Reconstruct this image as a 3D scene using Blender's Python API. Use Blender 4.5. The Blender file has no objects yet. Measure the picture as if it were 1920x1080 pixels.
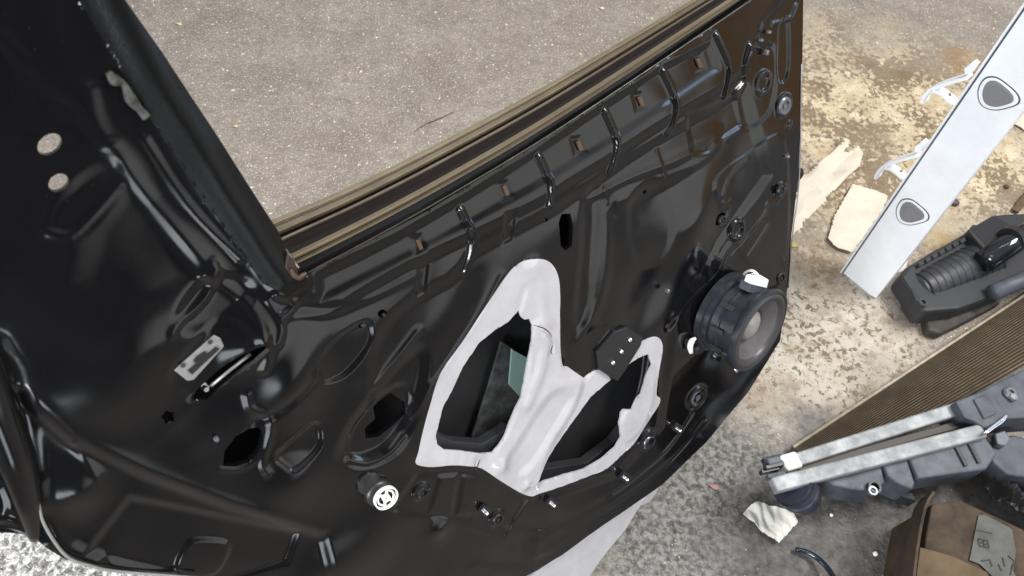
import bpy, bmesh, math, random
import numpy as np
from mathutils import Vector, Matrix
random.seed(7); rng = np.random.RandomState(3)
C = bpy.context.scene
COL = C.collection
# ------------------------------------------------------------------ camera
CAMH = 1.70
FPX = 1500.0                                   # focal length in pixels of the 1920 px wide photograph
Zc = np.array([.10, .55, .83]); Zc /= np.linalg.norm(Zc)      # world up seen from the camera
Xc = np.array([1., 0, 0]) - Zc[0] * Zc; Xc /= np.linalg.norm(Xc)
Yc = np.cross(Zc, Xc)
R = np.array([Xc, Yc, Zc])                     # camera -> world rotation
cam_d = bpy.data.cameras.new('camera'); cam = bpy.data.objects.new('camera', cam_d); COL.objects.link(cam)
cam_d.sensor_width = 36; cam_d.lens = 36 * FPX / 1920; cam_d.clip_start = .02; cam_d.clip_end = 200
cam_d.dof.use_dof = True; cam_d.dof.focus_distance = 1.42; cam_d.dof.aperture_fstop = 7.0
M = Matrix(R.tolist()).to_4x4(); M.translation = (0, 0, CAMH); cam.matrix_world = M
C.camera = cam
C.view_settings.view_transform = 'Standard'; C.view_settings.look = 'None'
C.view_settings.exposure = 0.85; C.view_settings.gamma = 1
# ------------------------------------------------------------------ world: soft daylight with darker and lighter patches round the horizon
W = bpy.data.worlds.new('World'); C.world = W; W.use_nodes = True
nt = W.node_tree; nt.nodes.clear()
def wn(t, **k):
    n = nt.nodes.new(t)
    for a, b in k.items(): setattr(n, a, b)
    return n
tc = wn('ShaderNodeTexCoord')
no = wn('ShaderNodeTexNoise'); no.inputs['Scale'].default_value = 2.6; no.inputs['Detail'].default_value = 1.5
nt.links.new(tc.outputs['Generated'], no.inputs['Vector'])
cr = wn('ShaderNodeValToRGB'); e = cr.color_ramp.elements
e[0].position = .40; e[0].color = (.10, .09, .075, 1)
e[1].position = .62; e[1].color = (1.15, 1.18, 1.2, 1)
x = e.new(.47); x.color = (.38, .33, .26, 1)
x = e.new(.53); x.color = (.85, .84, .82, 1)
nt.links.new(no.outputs['Fac'], cr.inputs['Fac'])
sp = wn('ShaderNodeSeparateXYZ'); nt.links.new(tc.outputs['Generated'], sp.inputs[0])
mr = wn('ShaderNodeMapRange'); mr.inputs['From Min'].default_value = .15; mr.inputs['From Max'].default_value = .75
nt.links.new(sp.outputs['Z'], mr.inputs['Value'])
mx = wn('ShaderNodeMix', data_type='RGBA')
nt.links.new(mr.outputs[0], mx.inputs['Factor']); nt.links.new(cr.outputs['Color'], mx.inputs['A'])
mx.inputs['B'].default_value = (.80, .84, .90, 1)
dk = wn('ShaderNodeVectorMath', operation='DOT_PRODUCT'); nv = wn('ShaderNodeVectorMath', operation='NORMALIZE')
nt.links.new(tc.outputs['Generated'], nv.inputs[0]); nt.links.new(nv.outputs[0], dk.inputs[0])
dv = R @ (np.array([.45, -.62, .64])); dk.inputs[1].default_value = tuple(dv / np.linalg.norm(dv))
dm = wn('ShaderNodeMapRange'); dm.inputs['From Min'].default_value = .80; dm.inputs['From Max'].default_value = .93; dm.inputs['To Min'].default_value = 1; dm.inputs['To Max'].default_value = .10  # dark zone added so the door's left side reflects black
nt.links.new(dk.outputs['Value'], dm.inputs['Value'])
mk = wn('ShaderNodeMix', data_type='RGBA', blend_type='MULTIPLY'); mk.inputs['Factor'].default_value = 1
nt.links.new(mx.outputs['Result'], mk.inputs['A']); nt.links.new(dm.outputs[0], mk.inputs['B'])
cur = mk.outputs['Result']
def patch(d, c0, c1, col):                      # soft-edged patch added for the door paint to reflect, in world direction d
    global cur
    q = wn('ShaderNodeVectorMath', operation='DOT_PRODUCT'); nt.links.new(nv.outputs[0], q.inputs[0]); v = R @ np.array(d, float); q.inputs[1].default_value = tuple(v / np.linalg.norm(v))
    m_ = wn('ShaderNodeMapRange', interpolation_type='SMOOTHSTEP'); m_.inputs['From Min'].default_value = c0; m_.inputs['From Max'].default_value = c1; nt.links.new(q.outputs['Value'], m_.inputs['Value'])
    k_ = wn('ShaderNodeMix', data_type='RGBA'); nt.links.new(m_.outputs[0], k_.inputs['Factor']); nt.links.new(cur, k_.inputs['A']); k_.inputs['B'].default_value = (*col, 1); cur = k_.outputs['Result']
patch((.84, -.53, .10), .90, .985, (1.9, 1.9, 1.85))
patch((.992, -.12, -.03), .9885, .9935, (.80, .47, .20))
patch((.97, .02, .22), .9915, .9945, (4.0, 5.4, 7.4))
patch((.30, -.83, .46), .9915, .9955, (6.5, 7.0, 7.4))
bg = wn('ShaderNodeBackground'); bg.inputs['Strength'].default_value = .46
wo = wn('ShaderNodeOutputWorld')
nt.links.new(cur, bg.inputs['Color']); nt.links.new(bg.outputs[0], wo.inputs[0])
# ------------------------------------------------------------------ lamps: daylight through the open side, a roof light, an added strip and fill
def c2w(p): return Vector((R @ np.array(p, float)).tolist()) + Vector((0, 0, CAMH))
def area(name, loc_cam, tgt_cam, sx, sy, watts, col):
    d = bpy.data.lights.new(name, 'AREA'); d.shape = 'RECTANGLE'; d.size = sx; d.size_y = sy; d.energy = watts; d.color = col
    o = bpy.data.objects.new(name, d); COL.objects.link(o)
    a, b = c2w(loc_cam), c2w(tgt_cam); o.location = a
    o.rotation_euler = (b - a).to_track_quat('-Z', 'Y').to_euler()
    return o
area('window_light', (2.6, 2.0, .9), (.7, 0, -1.7), 1.5, 1.0, 105, (1.0, .98, .95))
area('roof_light', (-1.2, .6, 2.4), (.2, 0, -1.5), 2.0, 1.2, 14, (1, .97, .92))
area('glint_strip_light', (.9, 2.3, .9), (.5, -.2, -1.5), 1.5, .07, 8, (1, .98, .95))  # unseen strip lamp added for thin glints on the door ridges
area('ladder_fill_light', (-1.3, -1.5, 1.0), (.8, .1, -1.4), 1.4, .9, 68, (.90, .94, 1.0))  # unseen fill lamp added to brighten the ladder face
# ------------------------------------------------------------------ helpers
def ray(px, py): return np.array([(px - 960) / FPX, (540 - py) / FPX, -1.0])
DC = .86
Nd = np.array([.578, -.354, .737]); Nd /= np.linalg.norm(Nd)
Fd = np.array([.782, .5, -.373]); Fd -= Fd.dot(Nd) * Nd; Fd /= np.linalg.norm(Fd)
Ud = np.cross(Nd, Fd)
def dcam(px, py, n=0.):
    r = ray(px, py); return r * ((DC - n) / (-Nd.dot(r)))
DO = dcam(900, 1110)
def D(px, py, n=0.):
    p = dcam(px, py, n) - DO
    return np.array([p.dot(Fd), p.dot(Ud), p.dot(Nd)])
def Dl(pts, n=0.): return [D(a, b, n) for a, b in pts]
def D2(pts, n=0.): return np.array([D(a, b, n)[:2] for a, b in pts])
def FL(px, py, h=0.):
    r = ray(px, py); p = r * ((CAMH - h) / (-Zc.dot(r))); return R @ p + np.array([0, 0, CAMH])
def CW(px, py, depth):                           # pixel ray at a given depth, in world space
    r = ray(px, py) * depth; return R @ r + np.array([0, 0, CAMH])

def mat(name, col, rough=.5, metal=0., coat=0., bump=0., bscale=60., var=0., vscale=8., col2=None, spec=.5, bdist=.002, det=4.):
    m = bpy.data.materials.new(name); m.use_nodes = True; t = m.node_tree; b = t.nodes['Principled BSDF']
    b.inputs['Base Color'].default_value = (*col, 1); b.inputs['Roughness'].default_value = rough
    b.inputs['Metallic'].default_value = metal; b.inputs['Coat Weight'].default_value = coat
    b.inputs['Coat Roughness'].default_value = .03; b.inputs['Specular IOR Level'].default_value = spec
    tcn = t.nodes.new('ShaderNodeTexCoord')
    if var > 0 or col2:
        n = t.nodes.new('ShaderNodeTexNoise'); n.inputs['Scale'].default_value = vscale; n.inputs['Detail'].default_value = det; n.inputs['Roughness'].default_value = .65
        t.links.new(tcn.outputs['Object'], n.inputs['Vector'])
        r = t.nodes.new('ShaderNodeValToRGB'); r.color_ramp.elements[0].position = .35; r.color_ramp.elements[1].position = .65
        c2 = col2 or tuple(max(0, c * (1 - var)) for c in col)
        r.color_ramp.elements[0].color = (*c2, 1); r.color_ramp.elements[1].color = (*col, 1)
        t.links.new(n.outputs['Fac'], r.inputs['Fac']); t.links.new(r.outputs['Color'], b.inputs['Base Color'])
        rr = t.nodes.new('ShaderNodeMapRange'); rr.inputs['To Min'].default_value = min(1, rough * 1.35 + .01); rr.inputs['To Max'].default_value = rough * .8
        t.links.new(n.outputs['Fac'], rr.inputs['Value']); t.links.new(rr.outputs[0], b.inputs['Roughness'])
    if bump > 0:
        n = t.nodes.new('ShaderNodeTexNoise'); n.inputs['Scale'].default_value = bscale; n.inputs['Detail'].default_value = 3
        t.links.new(tcn.outputs['Object'], n.inputs['Vector'])
        bp = t.nodes.new('ShaderNodeBump'); bp.inputs['Strength'].default_value = bump; bp.inputs['Distance'].default_value = bdist
        t.links.new(n.outputs['Fac'], bp.inputs['Height']); t.links.new(bp.outputs[0], b.inputs['Normal'])
    return m
BLACK = mat('black_paint', (.0035, .0035, .004), .05, var=.3, vscale=14, bump=.06, bscale=26, bdist=.001, spec=.5)
RUB = mat('black_rubber', (.0035, .0035, .0035), .3, bump=.1, bscale=200, spec=.22)
RUBM = mat('matt_black_plastic', (.012, .012, .013), .35, var=.3, vscale=30)
tB = BLACK.node_tree; hz = tB.nodes.new('ShaderNodeTexNoise'); hz.inputs['Scale'].default_value = 4.5; hz.inputs['Detail'].default_value = 6; hz.inputs['Roughness'].default_value = .7
hr = tB.nodes.new('ShaderNodeMapRange'); hr.inputs['From Min'].default_value = .36; hr.inputs['From Max'].default_value = .66; hr.inputs['To Min'].default_value = .045; hr.inputs['To Max'].default_value = .20
tB.links.new([n for n in tB.nodes if n.type == 'TEX_COORD'][0].outputs['Object'], hz.inputs['Vector']); tB.links.new(hz.outputs['Fac'], hr.inputs['Value']); tB.links.new(hr.outputs[0], tB.nodes['Principled BSDF'].inputs['Roughness'])
ds = tB.nodes.new('ShaderNodeTexNoise'); ds.inputs['Scale'].default_value = 330; ds.inputs['Detail'].default_value = 2
dr = tB.nodes.new('ShaderNodeValToRGB'); dr.color_ramp.elements[0].position = .72; dr.color_ramp.elements[0].color = (.0035, .0035, .004, 1); dr.color_ramp.elements[1].position = .82; dr.color_ramp.elements[1].color = (.022, .021, .019, 1)
tB.links.new([n for n in tB.nodes if n.type == 'TEX_COORD'][0].outputs['Object'], ds.inputs['Vector']); tB.links.new(ds.outputs['Fac'], dr.inputs['Fac']); tB.links.new(dr.outputs['Color'], tB.nodes['Principled BSDF'].inputs['Base Color'])
WHITE = mat('white_paint', (.40, .392, .405), .10, coat=1., bump=.05, bscale=22, var=.14, vscale=18)
SEALM = mat('bronze_trim', (.34, .275, .185), .32, metal=.6, var=.25, vscale=25, bump=.05, bscale=120)
BROWN = mat('brown_felt_channel', (.018, .010, .010), .6, var=.4, vscale=40)
DGREY = mat('dark_grey_plastic', (.024, .025, .028), .45, var=.35, vscale=25, bump=.15, bscale=90)
BGREY = mat('dusty_blue_grey_plastic', (.062, .070, .088), .5, var=.45, vscale=22, bump=.2, bscale=80)
GALV = mat('grey_steel', (.30, .30, .29), .38, metal=.5, var=.3, vscale=60)
ALU = mat('brushed_aluminium', (.90, .93, .97), .28, metal=.12, var=.10, vscale=9, bump=.06, bscale=120)
DULLAL = mat('oxidised_aluminium', (.30, .31, .315), .5, metal=.2, var=.45, vscale=26, bump=.15, bscale=90)
CHROME = mat('bright_metal', (.85, .85, .88), .12, metal=1.)
WPLAS = mat('white_plastic', (.80, .80, .77), .35, var=.1)
PAPER = mat('white_paper', (.64, .62, .56), .8, var=.12, vscale=14, bump=.4, bscale=22, bdist=.004)
CARD = mat('brown_cardboard', (.060, .036, .018), .8, var=.6, vscale=16, bump=.3, bscale=50)  # shade over the box is put into this dark colour
INNER = mat('dark_door_cavity', (.007, .007, .008), .6, var=.5, vscale=35, bump=.5, bscale=70)
CONE = mat('speaker_cone_paper', (.075, .070, .068), .55, var=.2, vscale=60)
DUSTCAP = mat('dust_cap_grey', (.24, .225, .21), .6, var=.35, vscale=50)
PLUG = mat('grey_rubber_plug', (.20, .20, .21), .55, var=.15)
HOLESHADE = mat('hole_shade', (.02, .02, .02), .7)
GLASSM = bpy.data.materials.new('green_tinted_glass'); GLASSM.use_nodes = True
gb = GLASSM.node_tree.nodes['Principled BSDF']; gb.inputs['Base Color'].default_value = (.22, .33, .29, 1); gb.inputs['Roughness'].default_value = .12
gb.inputs['Transmission Weight'].default_value = .35

def link(name, me, m, parent=None, smooth=True):
    if m is not None: me.materials.append(m)
    o = bpy.data.objects.new(name, me); COL.objects.link(o)
    if parent is not None: o.parent = parent
    if smooth:
        for p in me.polygons: p.use_smooth = True
    return o
def tag(o, label=None, cat=None, group=None, kind=None):
    for k, v in (('label', label), ('category', cat), ('group', group), ('kind', kind)):
        if v: o[k] = v
    return o
def empty(name, loc=(0, 0, 0)):
    o = bpy.data.objects.new(name, None); o.location = loc; o.empty_display_size = .05; COL.objects.link(o); return o
def mesh(name, v, f):
    me = bpy.data.meshes.new(name); me.from_pydata([tuple(map(float, a)) for a in v], [], f); me.update(); return me
def bev(o, w=.002, s=2, ang=35):
    b = o.modifiers.new('b', 'BEVEL'); b.width = w; b.segments = s; b.limit_method = 'ANGLE'; b.angle_limit = math.radians(ang)
    return o
def slab(name, pts, ext, m, parent=None, w=.0015, smooth=False):
    """closed prism: polygon pts (3D list) swept by vector ext"""
    n = len(pts); v = [np.array(p) for p in pts] + [np.array(p) + np.array(ext) for p in pts]
    f = [list(range(n)), list(range(2 * n - 1, n - 1, -1))] + [[i, i + n, (i + 1) % n + n, (i + 1) % n] for i in range(n)]
    me = mesh(name, v, f)
    bm = bmesh.new(); bm.from_mesh(me); bmesh.ops.recalc_face_normals(bm, faces=bm.faces[:]); bm.to_mesh(me); bm.free()
    o = link(name, me, m, parent, smooth)
    if w: bev(o, w)
    return o
def frames(path):
    path = np.array(path, float); T = np.gradient(path, axis=0); T /= np.linalg.norm(T, axis=1)[:, None] + 1e-12; return path, T
def tube(name, path, r, m, parent=None, seg=10, res=0, flat=None):
    """swept round tube; r number or list; flat=(dir, k) squashes along dir"""
    P = np.array(path, float)
    if res:
        P = crv(P, res)
    P, T = frames(P); n = len(P)
    rr = np.interp(np.linspace(0, 1, n), np.linspace(0, 1, len(r)), r) if hasattr(r, '__len__') else np.full(n, r)
    up = np.array([.13, .21, .97]); v = []; f = []
    for i in range(n):
        a = np.cross(T[i], up); a /= np.linalg.norm(a); b = np.cross(T[i], a)
        for k in range(seg):
            t = 2 * math.pi * k / seg; v.append(P[i] + rr[i] * (math.cos(t) * a + math.sin(t) * b))
    for i in range(n - 1):
        for k in range(seg):
            k2 = (k + 1) % seg; f.append([i * seg + k, i * seg + k2, (i + 1) * seg + k2, (i + 1) * seg + k])
    f.append(list(range(seg - 1, -1, -1))); f.append([(n - 1) * seg + k for k in range(seg)])
    return link(name, mesh(name, v, f), m, parent)
def crv(P, res=6):
    P = np.array(P, float); out = []
    Q = np.vstack([2 * P[0] - P[1], P, 2 * P[-1] - P[-2]])
    for i in range(1, len(Q) - 2):
        for t in np.linspace(0, 1, res, endpoint=False):
            out.append(.5 * ((2 * Q[i]) + (-Q[i - 1] + Q[i + 1]) * t + (2 * Q[i - 1] - 5 * Q[i] + 4 * Q[i + 1] - Q[i + 2]) * t * t + (-Q[i - 1] + 3 * Q[i] - 3 * Q[i + 1] + Q[i + 2]) * t ** 3))
    out.append(P[-1]); return np.array(out)
def crvc(P, res=5):
    P = [np.array(p, float) for p in P]; n = len(P); out = []
    for i in range(n):
        a, b, c, d = P[i - 1], P[i], P[(i + 1) % n], P[(i + 2) % n]
        for t in np.linspace(0, 1, res, endpoint=False):
            out.append(.5 * ((2 * b) + (-a + c) * t + (2 * a - 5 * b + 4 * c - d) * t * t + (-a + 3 * b - 3 * c + d) * t ** 3))
    return np.array(out)
def lathe(name, prof, m, parent, c, ax=(0, 0, 1), xa=None, seg=48, caps=True):
    """profile [(radius, height)] turned about axis ax through c"""
    ax = np.array(ax, float); ax /= np.linalg.norm(ax)
    a = np.cross(ax, [0, 1, .013]) if xa is None else np.array(xa, float); a /= np.linalg.norm(a); b = np.cross(ax, a); v = []; f = []
    for r, h in prof:
        for k in range(seg):
            t = 2 * math.pi * k / seg; v.append(np.array(c) + ax * h + r * (math.cos(t) * a + math.sin(t) * b))
    for i in range(len(prof) - 1):
        for k in range(seg):
            k2 = (k + 1) % seg; f.append([i * seg + k, i * seg + k2, (i + 1) * seg + k2, (i + 1) * seg + k])
    if caps:
        f.append(list(range(seg - 1, -1, -1))); f.append([(len(prof) - 1) * seg + k for k in range(seg)])
    me = mesh(name, v, f); bm = bmesh.new(); bm.from_mesh(me); bmesh.ops.recalc_face_normals(bm, faces=bm.faces[:]); bm.to_mesh(me); bm.free()
    o = link(name, me, m, parent)
    s = o.modifiers.new('e', 'EDGE_SPLIT'); s.split_angle = math.radians(40)
    return o

# ================================================================== FLOOR
def floor_material():
    m = bpy.data.materials.new('worn_concrete'); m.use_nodes = True; t = m.node_tree; b = t.nodes['Principled BSDF']
    N = t.nodes.new; Lk = t.links.new
    tcn = N('ShaderNodeTexCoord')
    def noise(s, d=4, r=.6, dist=0., off=0):
        n = N('ShaderNodeTexNoise'); n.inputs['Scale'].default_value = s; n.inputs['Detail'].default_value = d
        n.inputs['Roughness'].default_value = r; n.inputs['Distortion'].default_value = dist
        mp = N('ShaderNodeMapping'); mp.inputs['Location'].default_value = (off, off * .7, 0)
        Lk(tcn.outputs['Object'], mp.inputs['Vector']); Lk(mp.outputs[0], n.inputs['Vector']); return n.outputs['Fac']
    def ramp(f, stops):
        r = N('ShaderNodeValToRGB'); el = r.color_ramp.elements
        while len(el) < len(stops): el.new(.5)
        for q, (p, c) in zip(el, stops): q.position = p; q.color = (*c, 1) if hasattr(c, '__len__') else (c, c, c, 1)
        Lk(f, r.inputs['Fac']); return r.outputs['Color']
    def mix(f, a, c, mode='MIX'):
        k = N('ShaderNodeMix'); k.data_type = 'RGBA'; k.blend_type = mode
        if isinstance(f, float): k.inputs['Factor'].default_value = f
        else: Lk(f, k.inputs['Factor'])
        for s, q in (('A', a), ('B', c)):
            if isinstance(q, tuple): k.inputs[s].default_value = (*q, 1)
            else: Lk(q, k.inputs[s])
        return k.outputs['Result']
    def blob(px, py, r0, r1, namp=.3):
        """soft mask round a floor point (a patch of floor colour)"""
        p = FL(px, py)
        v = N('ShaderNodeVectorMath'); v.operation = 'DISTANCE'; Lk(tcn.outputs['Object'], v.inputs[0]); v.inputs[1].default_value = tuple(p)
        a = N('ShaderNodeMath'); a.operation = 'MULTIPLY_ADD'; Lk(big, a.inputs[0]); a.inputs[1].default_value = -namp * 2; Lk(v.outputs['Value'], a.inputs[2])
        mrn = N('ShaderNodeMapRange'); mrn.inputs['From Min'].default_value = r0 - namp; mrn.inputs['From Max'].default_value = r1 - namp
        mrn.inputs['To Min'].default_value = 1; mrn.inputs['To Max'].default_value = 0; Lk(a.outputs[0], mrn.inputs['Value']); return mrn.outputs[0]
    big = noise(3.2, 3)
    # smooth taupe concrete seen through the window opening
    c1 = ramp(noise(4.5, 8, .75), [(.3, (.165, .136, .110)), (.5, (.24, .205, .172)), (.7, (.31, .27, .228))])
    c1 = mix(ramp(noise(180, 3, .8, off=3), [(.56, 0.), (.63, 1.)]), c1, (.60, .55, .46))
    c1 = mix(ramp(noise(95, 2, .6, off=9), [(.66, 0.), (.69, 1.)]), c1, (.85, .78, .64))
    c1 = mix(ramp(noise(34, 5, .8, off=27), [(.40, .55), (.52, 0.)]), c1, (.16, .14, .115))
    c1 = mix(ramp(noise(140, 2, .6, off=19), [(.26, 1.), (.33, 0.)]), c1, (.15, .13, .11))
    # flaking paint: cream flakes left on brown concrete
    dens = noise(5.5, 3, .6, off=21)
    fl = noise(60, 4, .62, .4, off=5)
    sm = N('ShaderNodeMath'); sm.operation = 'MULTIPLY_ADD'; Lk(dens, sm.inputs[0]); sm.inputs[1].default_value = .95; Lk(fl, sm.inputs[2])
    brown = ramp(noise(9, 6, .7, off=2), [(.3, (.13, .088, .048)), (.52, (.20, .145, .088)), (.75, (.29, .235, .165))])
    cream = ramp(noise(16, 5, .7, off=13), [(.3, (.46, .35, .20)), (.55, (.60, .50, .34)), (.8, (.74, .66, .52))])
    c2 = mix(ramp(sm.outputs[0], [(.955, 0.), (.978, 1.)]), brown, cream)
    c2 = mix(ramp(noise(150, 4, .75, .4, off=51), [(.54, 0.), (.58, .6)]), c2, mix(.5, brown, cream))
    c2 = mix(ramp(noise(14, 5, .7, off=61), [(.42, .35), (.58, 0.)]), c2, (.15, .095, .048))
    # stained area: pale concrete with dark brown specks
    sm2 = N('ShaderNodeMath'); sm2.operation = 'MULTIPLY_ADD'; Lk(dens, sm2.inputs[0]); sm2.inputs[1].default_value = .35; Lk(noise(58, 4, .7, .6, off=31), sm2.inputs[2])
    c3 = mix(ramp(sm2.outputs[0], [(.60, 1.), (.635, 0.)]), ramp(noise(12, 5, .7, off=4), [(.3, (.33, .285, .22)), (.7, (.50, .45, .38))]), (.14, .105, .068))
    c3 = mix(ramp(noise(18, 6, .75, off=71), [(.40, .6), (.50, 0.)]), c3, (.21, .155, .10))
    # grey, finely mottled area towards the bottom
    c4 = ramp(noise(70, 4, .72, .3, off=6), [(.38, (.035, .031, .027)), (.48, (.10, .094, .084)), (.60, (.20, .19, .172))])
    c = mix(blob(1680, 250, .30, .62), c1, c2)
    c = mix(blob(1520, 680, .22, .42), c, c3)
    c = mix(blob(1350, 1010, .28, .46), c, c4)
    c = mix(blob(60, 1080, .45, .65), c, ramp(noise(75, 4, .75, .6, off=44), [(.38, (.10, .09, .08)), (.50, (.42, .40, .36)), (.58, (.80, .78, .74))]))
    c = mix(blob(1750, 1090, .30, .50), c, ramp(noise(45, 4, .7, off=8), [(.35, (.045, .042, .038)), (.7, (.13, .12, .11))]))  # shade of the lower right corner, painted into the floor colour
    # oil and dirt stains
    for px, py, r0, r1, k in ((1530, 500, .02, .12, (.17, .11, .05)), (1800, 115, .03, .09, (.27, .17, .08)), (1420, 735, .0, .10, (.24, .17, .10)), (1770, 450, .0, .10, (.33, .23, .09)), (1640, 260, .0, .10, (.21, .155, .10))):
        st = blob(px, py, r0, r1, .09)
        s2 = N('ShaderNodeMath'); s2.operation = 'MULTIPLY'; Lk(st, s2.inputs[0]); Lk(ramp(noise(30, 4, .7, off=px * .01), [(.36, .1), (.55, .85)]), s2.inputs[1])
        c = mix(s2.outputs[0], c, k)
    c = mix(ramp(noise(420, 2, .5, off=15), [(.25, 1.), (.36, 0.)]), c, mix(.5, c, (.05, .04, .03)))
    Lk(c, b.inputs['Base Color']); b.inputs['Roughness'].default_value = .62
    Lk(ramp(noise(9, 4, .6, off=12), [(.38, .28), (.6, .8)]), b.inputs['Roughness'])
    bp = N('ShaderNodeBump'); bp.inputs['Strength'].default_value = .8; bp.inputs['Distance'].default_value = .004
    ad = N('ShaderNodeMath'); ad.operation = 'ADD'; Lk(noise(120, 4, .7), ad.inputs[0]); Lk(sm.outputs[0], ad.inputs[1])
    Lk(ad.outputs[0], bp.inputs['Height']); Lk(bp.outputs[0], b.inputs['Normal'])
    return m
g = [(-7, -7, 0), (7, -7, 0), (7, 7, 0), (-7, 7, 0)]
fo = link('floor', mesh('floor', g, [[0, 1, 2, 3]]), floor_material(), smooth=False); fo['kind'] = 'structure'

# ================================================================== CAR DOOR
door = empty('car_door')
Md = Matrix([[*(R @ Fd)], [*(R @ Ud)], [*(R @ Nd)]]).transposed().to_4x4()
Md.translation = c2w(DO)
door.matrix_world = Md
tag(door, 'glossy black car door stripped of its trim with white torn openings and a speaker', 'car door')

OUT = [(572, 514), (800, 394), (1000, 272), (1200, 142), (1404, 2), (1470, -45), (1508, -50), (1506, 0), (1503, 200), (1497, 330), (1484, 440), (1477, 540), (1462, 640), (1403, 735),
       (1322, 832), (1242, 908), (1213, 929), (1150, 972), (1100, 1006), (1055, 1040), (1005, 1070), (930, 1108), (700, 1150), (500, 1120), (370, 1088), (228, 1077), (161, 1066), (124, 1053), (89, 1032),
       (64, 1013), (30, 1008), (-70, 1004), (-260, 1000), (-330, 500), (-330, -60), (-160, -160), (150, -125), (232, 0), (300, 95), (400, 245), (470, 355), (520, 432), (545, 490)]
WHT = [(780, 868), (786, 850), (800, 790), (812, 750), (828, 700), (870, 640), (915, 570), (945, 525), (965, 500), (985, 488), (1010, 485), (1030, 491), (1045, 510), (1052, 540),
       (1054, 600), (1055, 680), (1068, 690), (1095, 709), (1100, 708), (1120, 696), (1138, 698), (1146, 711), (1152, 711), (1170, 690), (1186, 670), (1203, 645), (1220, 635), (1234, 633), (1243, 642), (1245, 660),
       (1238, 700), (1233, 740), (1240, 748), (1237, 762), (1222, 785), (1190, 835), (1175, 848), (1140, 880), (1110, 893), (1060, 912), (1012, 928), (998, 932), (975, 924), (940, 903), (905, 880), (880, 876),
       (850, 874), (815, 877), (790, 875)]
H1 = [(975, 583), (979, 597), (985, 601), (995, 599), (999, 612), (998, 640), (993, 665), (985, 710), (978, 745), (962, 780), (950, 810), (940, 830), (925, 850), (905, 853), (870, 848),
      (835, 845), (822, 835), (819, 820), (826, 790), (832, 765), (850, 735), (870, 690), (900, 645), (930, 620), (955, 605)]
H2 = [(1218, 665), (1206, 670), (1170, 692), (1150, 712), (1110, 745), (1090, 772), (1070, 800), (1050, 830), (1030, 860), (1015, 890), (1008, 908), (1060, 892), (1100, 880), (1130, 862), (1155, 840), (1166, 822), (1163, 795), (1167, 775),
      (1172, 770), (1184, 768), (1194, 748), (1203, 740), (1204, 733), (1213, 705), (1222, 685)]
def ell(cx, cy, a, b, ang, n=20):
    t = np.linspace(0, 2 * math.pi, n, endpoint=False); ca, sa = math.cos(math.radians(ang)), math.sin(math.radians(ang))
    return [(cx + a * math.cos(k) * ca - b * math.sin(k) * sa, cy - a * math.cos(k) * sa - b * math.sin(k) * ca) for k in t]
HOLES = [H1, H2,
  [(418, 874), (421, 846), (442, 819), (466, 804), (484, 801), (491, 807), (492, 825), (484, 849), (466, 867), (442, 875)],
  [(362, 751), (370, 735), (417, 688), (450, 662), (490, 642), (500, 650), (480, 672), (440, 705), (410, 732), (389, 751)],
  [(1047, 417), (1053, 401), (1070, 401), (1075, 422), (1073, 461), (1061, 470), (1051, 461)],
  ell(93, 271, 25, 18, 35), ell(110, 343, 20, 16, 35),
  ell(1351, 411, 14, 7, 60, 12), ell(717, 588, 9, 8, 0, 12), ell(681, 611, 9, 5, 20, 12),
  [(316 + (15 if k % 2 else 10) * math.cos(k * math.pi / 5), 783 + (15 if k % 2 else 9) * math.sin(k * math.pi / 5)) for k in range(10)],
  [(704, 768), (738, 742), (765, 760), (766, 782), (740, 806), (712, 824), (690, 826), (688, 808), (708, 790)],
  ell(1212, 361, 5, 3, 60, 8), ell(1022, 412, 5, 4, 20, 8), ell(1158, 905, 0.1, .1, 0, 3)][:-1]
SEALREG = [(545, 490), (520, 432), (470, 355), (400, 245), (300, 95), (232, 0), (150, -125), (20, -200), (160, 20), (260, 190), (345, 320), (425, 435), (490, 530), (540, 552), (572, 530), (572, 514)]

def segdist(P, A, B):
    d = B - A; t = np.clip(((P - A) @ d) / max(d @ d, 1e-12), 0, 1); q = A + t[:, None] * d
    return np.hypot(*(P - q).T), q
def polydist(P, V, closed=True):
    best = np.full(len(P), 1e9); bq = np.zeros_like(P); n = len(V)
    for i in range(n if closed else n - 1):
        dd, q = segdist(P, V[i], V[(i + 1) % n]); k = dd < best; best[k] = dd[k]; bq[k] = q[k]
    return best, bq
def inside(P, V):
    c = np.zeros(len(P), bool); n = len(V); x, y = P.T
    for i in range(n):
        x1, y1 = V[i]; x2, y2 = V[(i + 1) % n]
        if y1 == y2: continue
        k = ((y1 > y) != (y2 > y)) & (x < (x2 - x1) * (y - y1) / (y2 - y1) + x1); c ^= k
    return c
def sm(t): t = np.clip(t, 0, 1); return t * t * (3 - 2 * t)
OUTp = D2(OUT); WHTp = D2([(p[0], p[1]) for p in crvc(WHT, 3)])
def rough_edge(poly, amp, seed):
    r = np.random.RandomState(seed); P = np.array(poly, float); out = []
    for i in range(len(P)):
        a, b = P[i], P[(i + 1) % len(P)]; L = np.hypot(*(b - a)); n = max(1, int(L / 7))
        for k in range(n):
            out.append(a + (b - a) * k / n + r.randn(2) * amp)
    return out
HOLp = [D2(rough_edge(H1, .35, 1)), D2(rough_edge(H2, .35, 2))] + [D2(h) for h in HOLES[2:]]
SEALp = D2(SEALREG)

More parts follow.
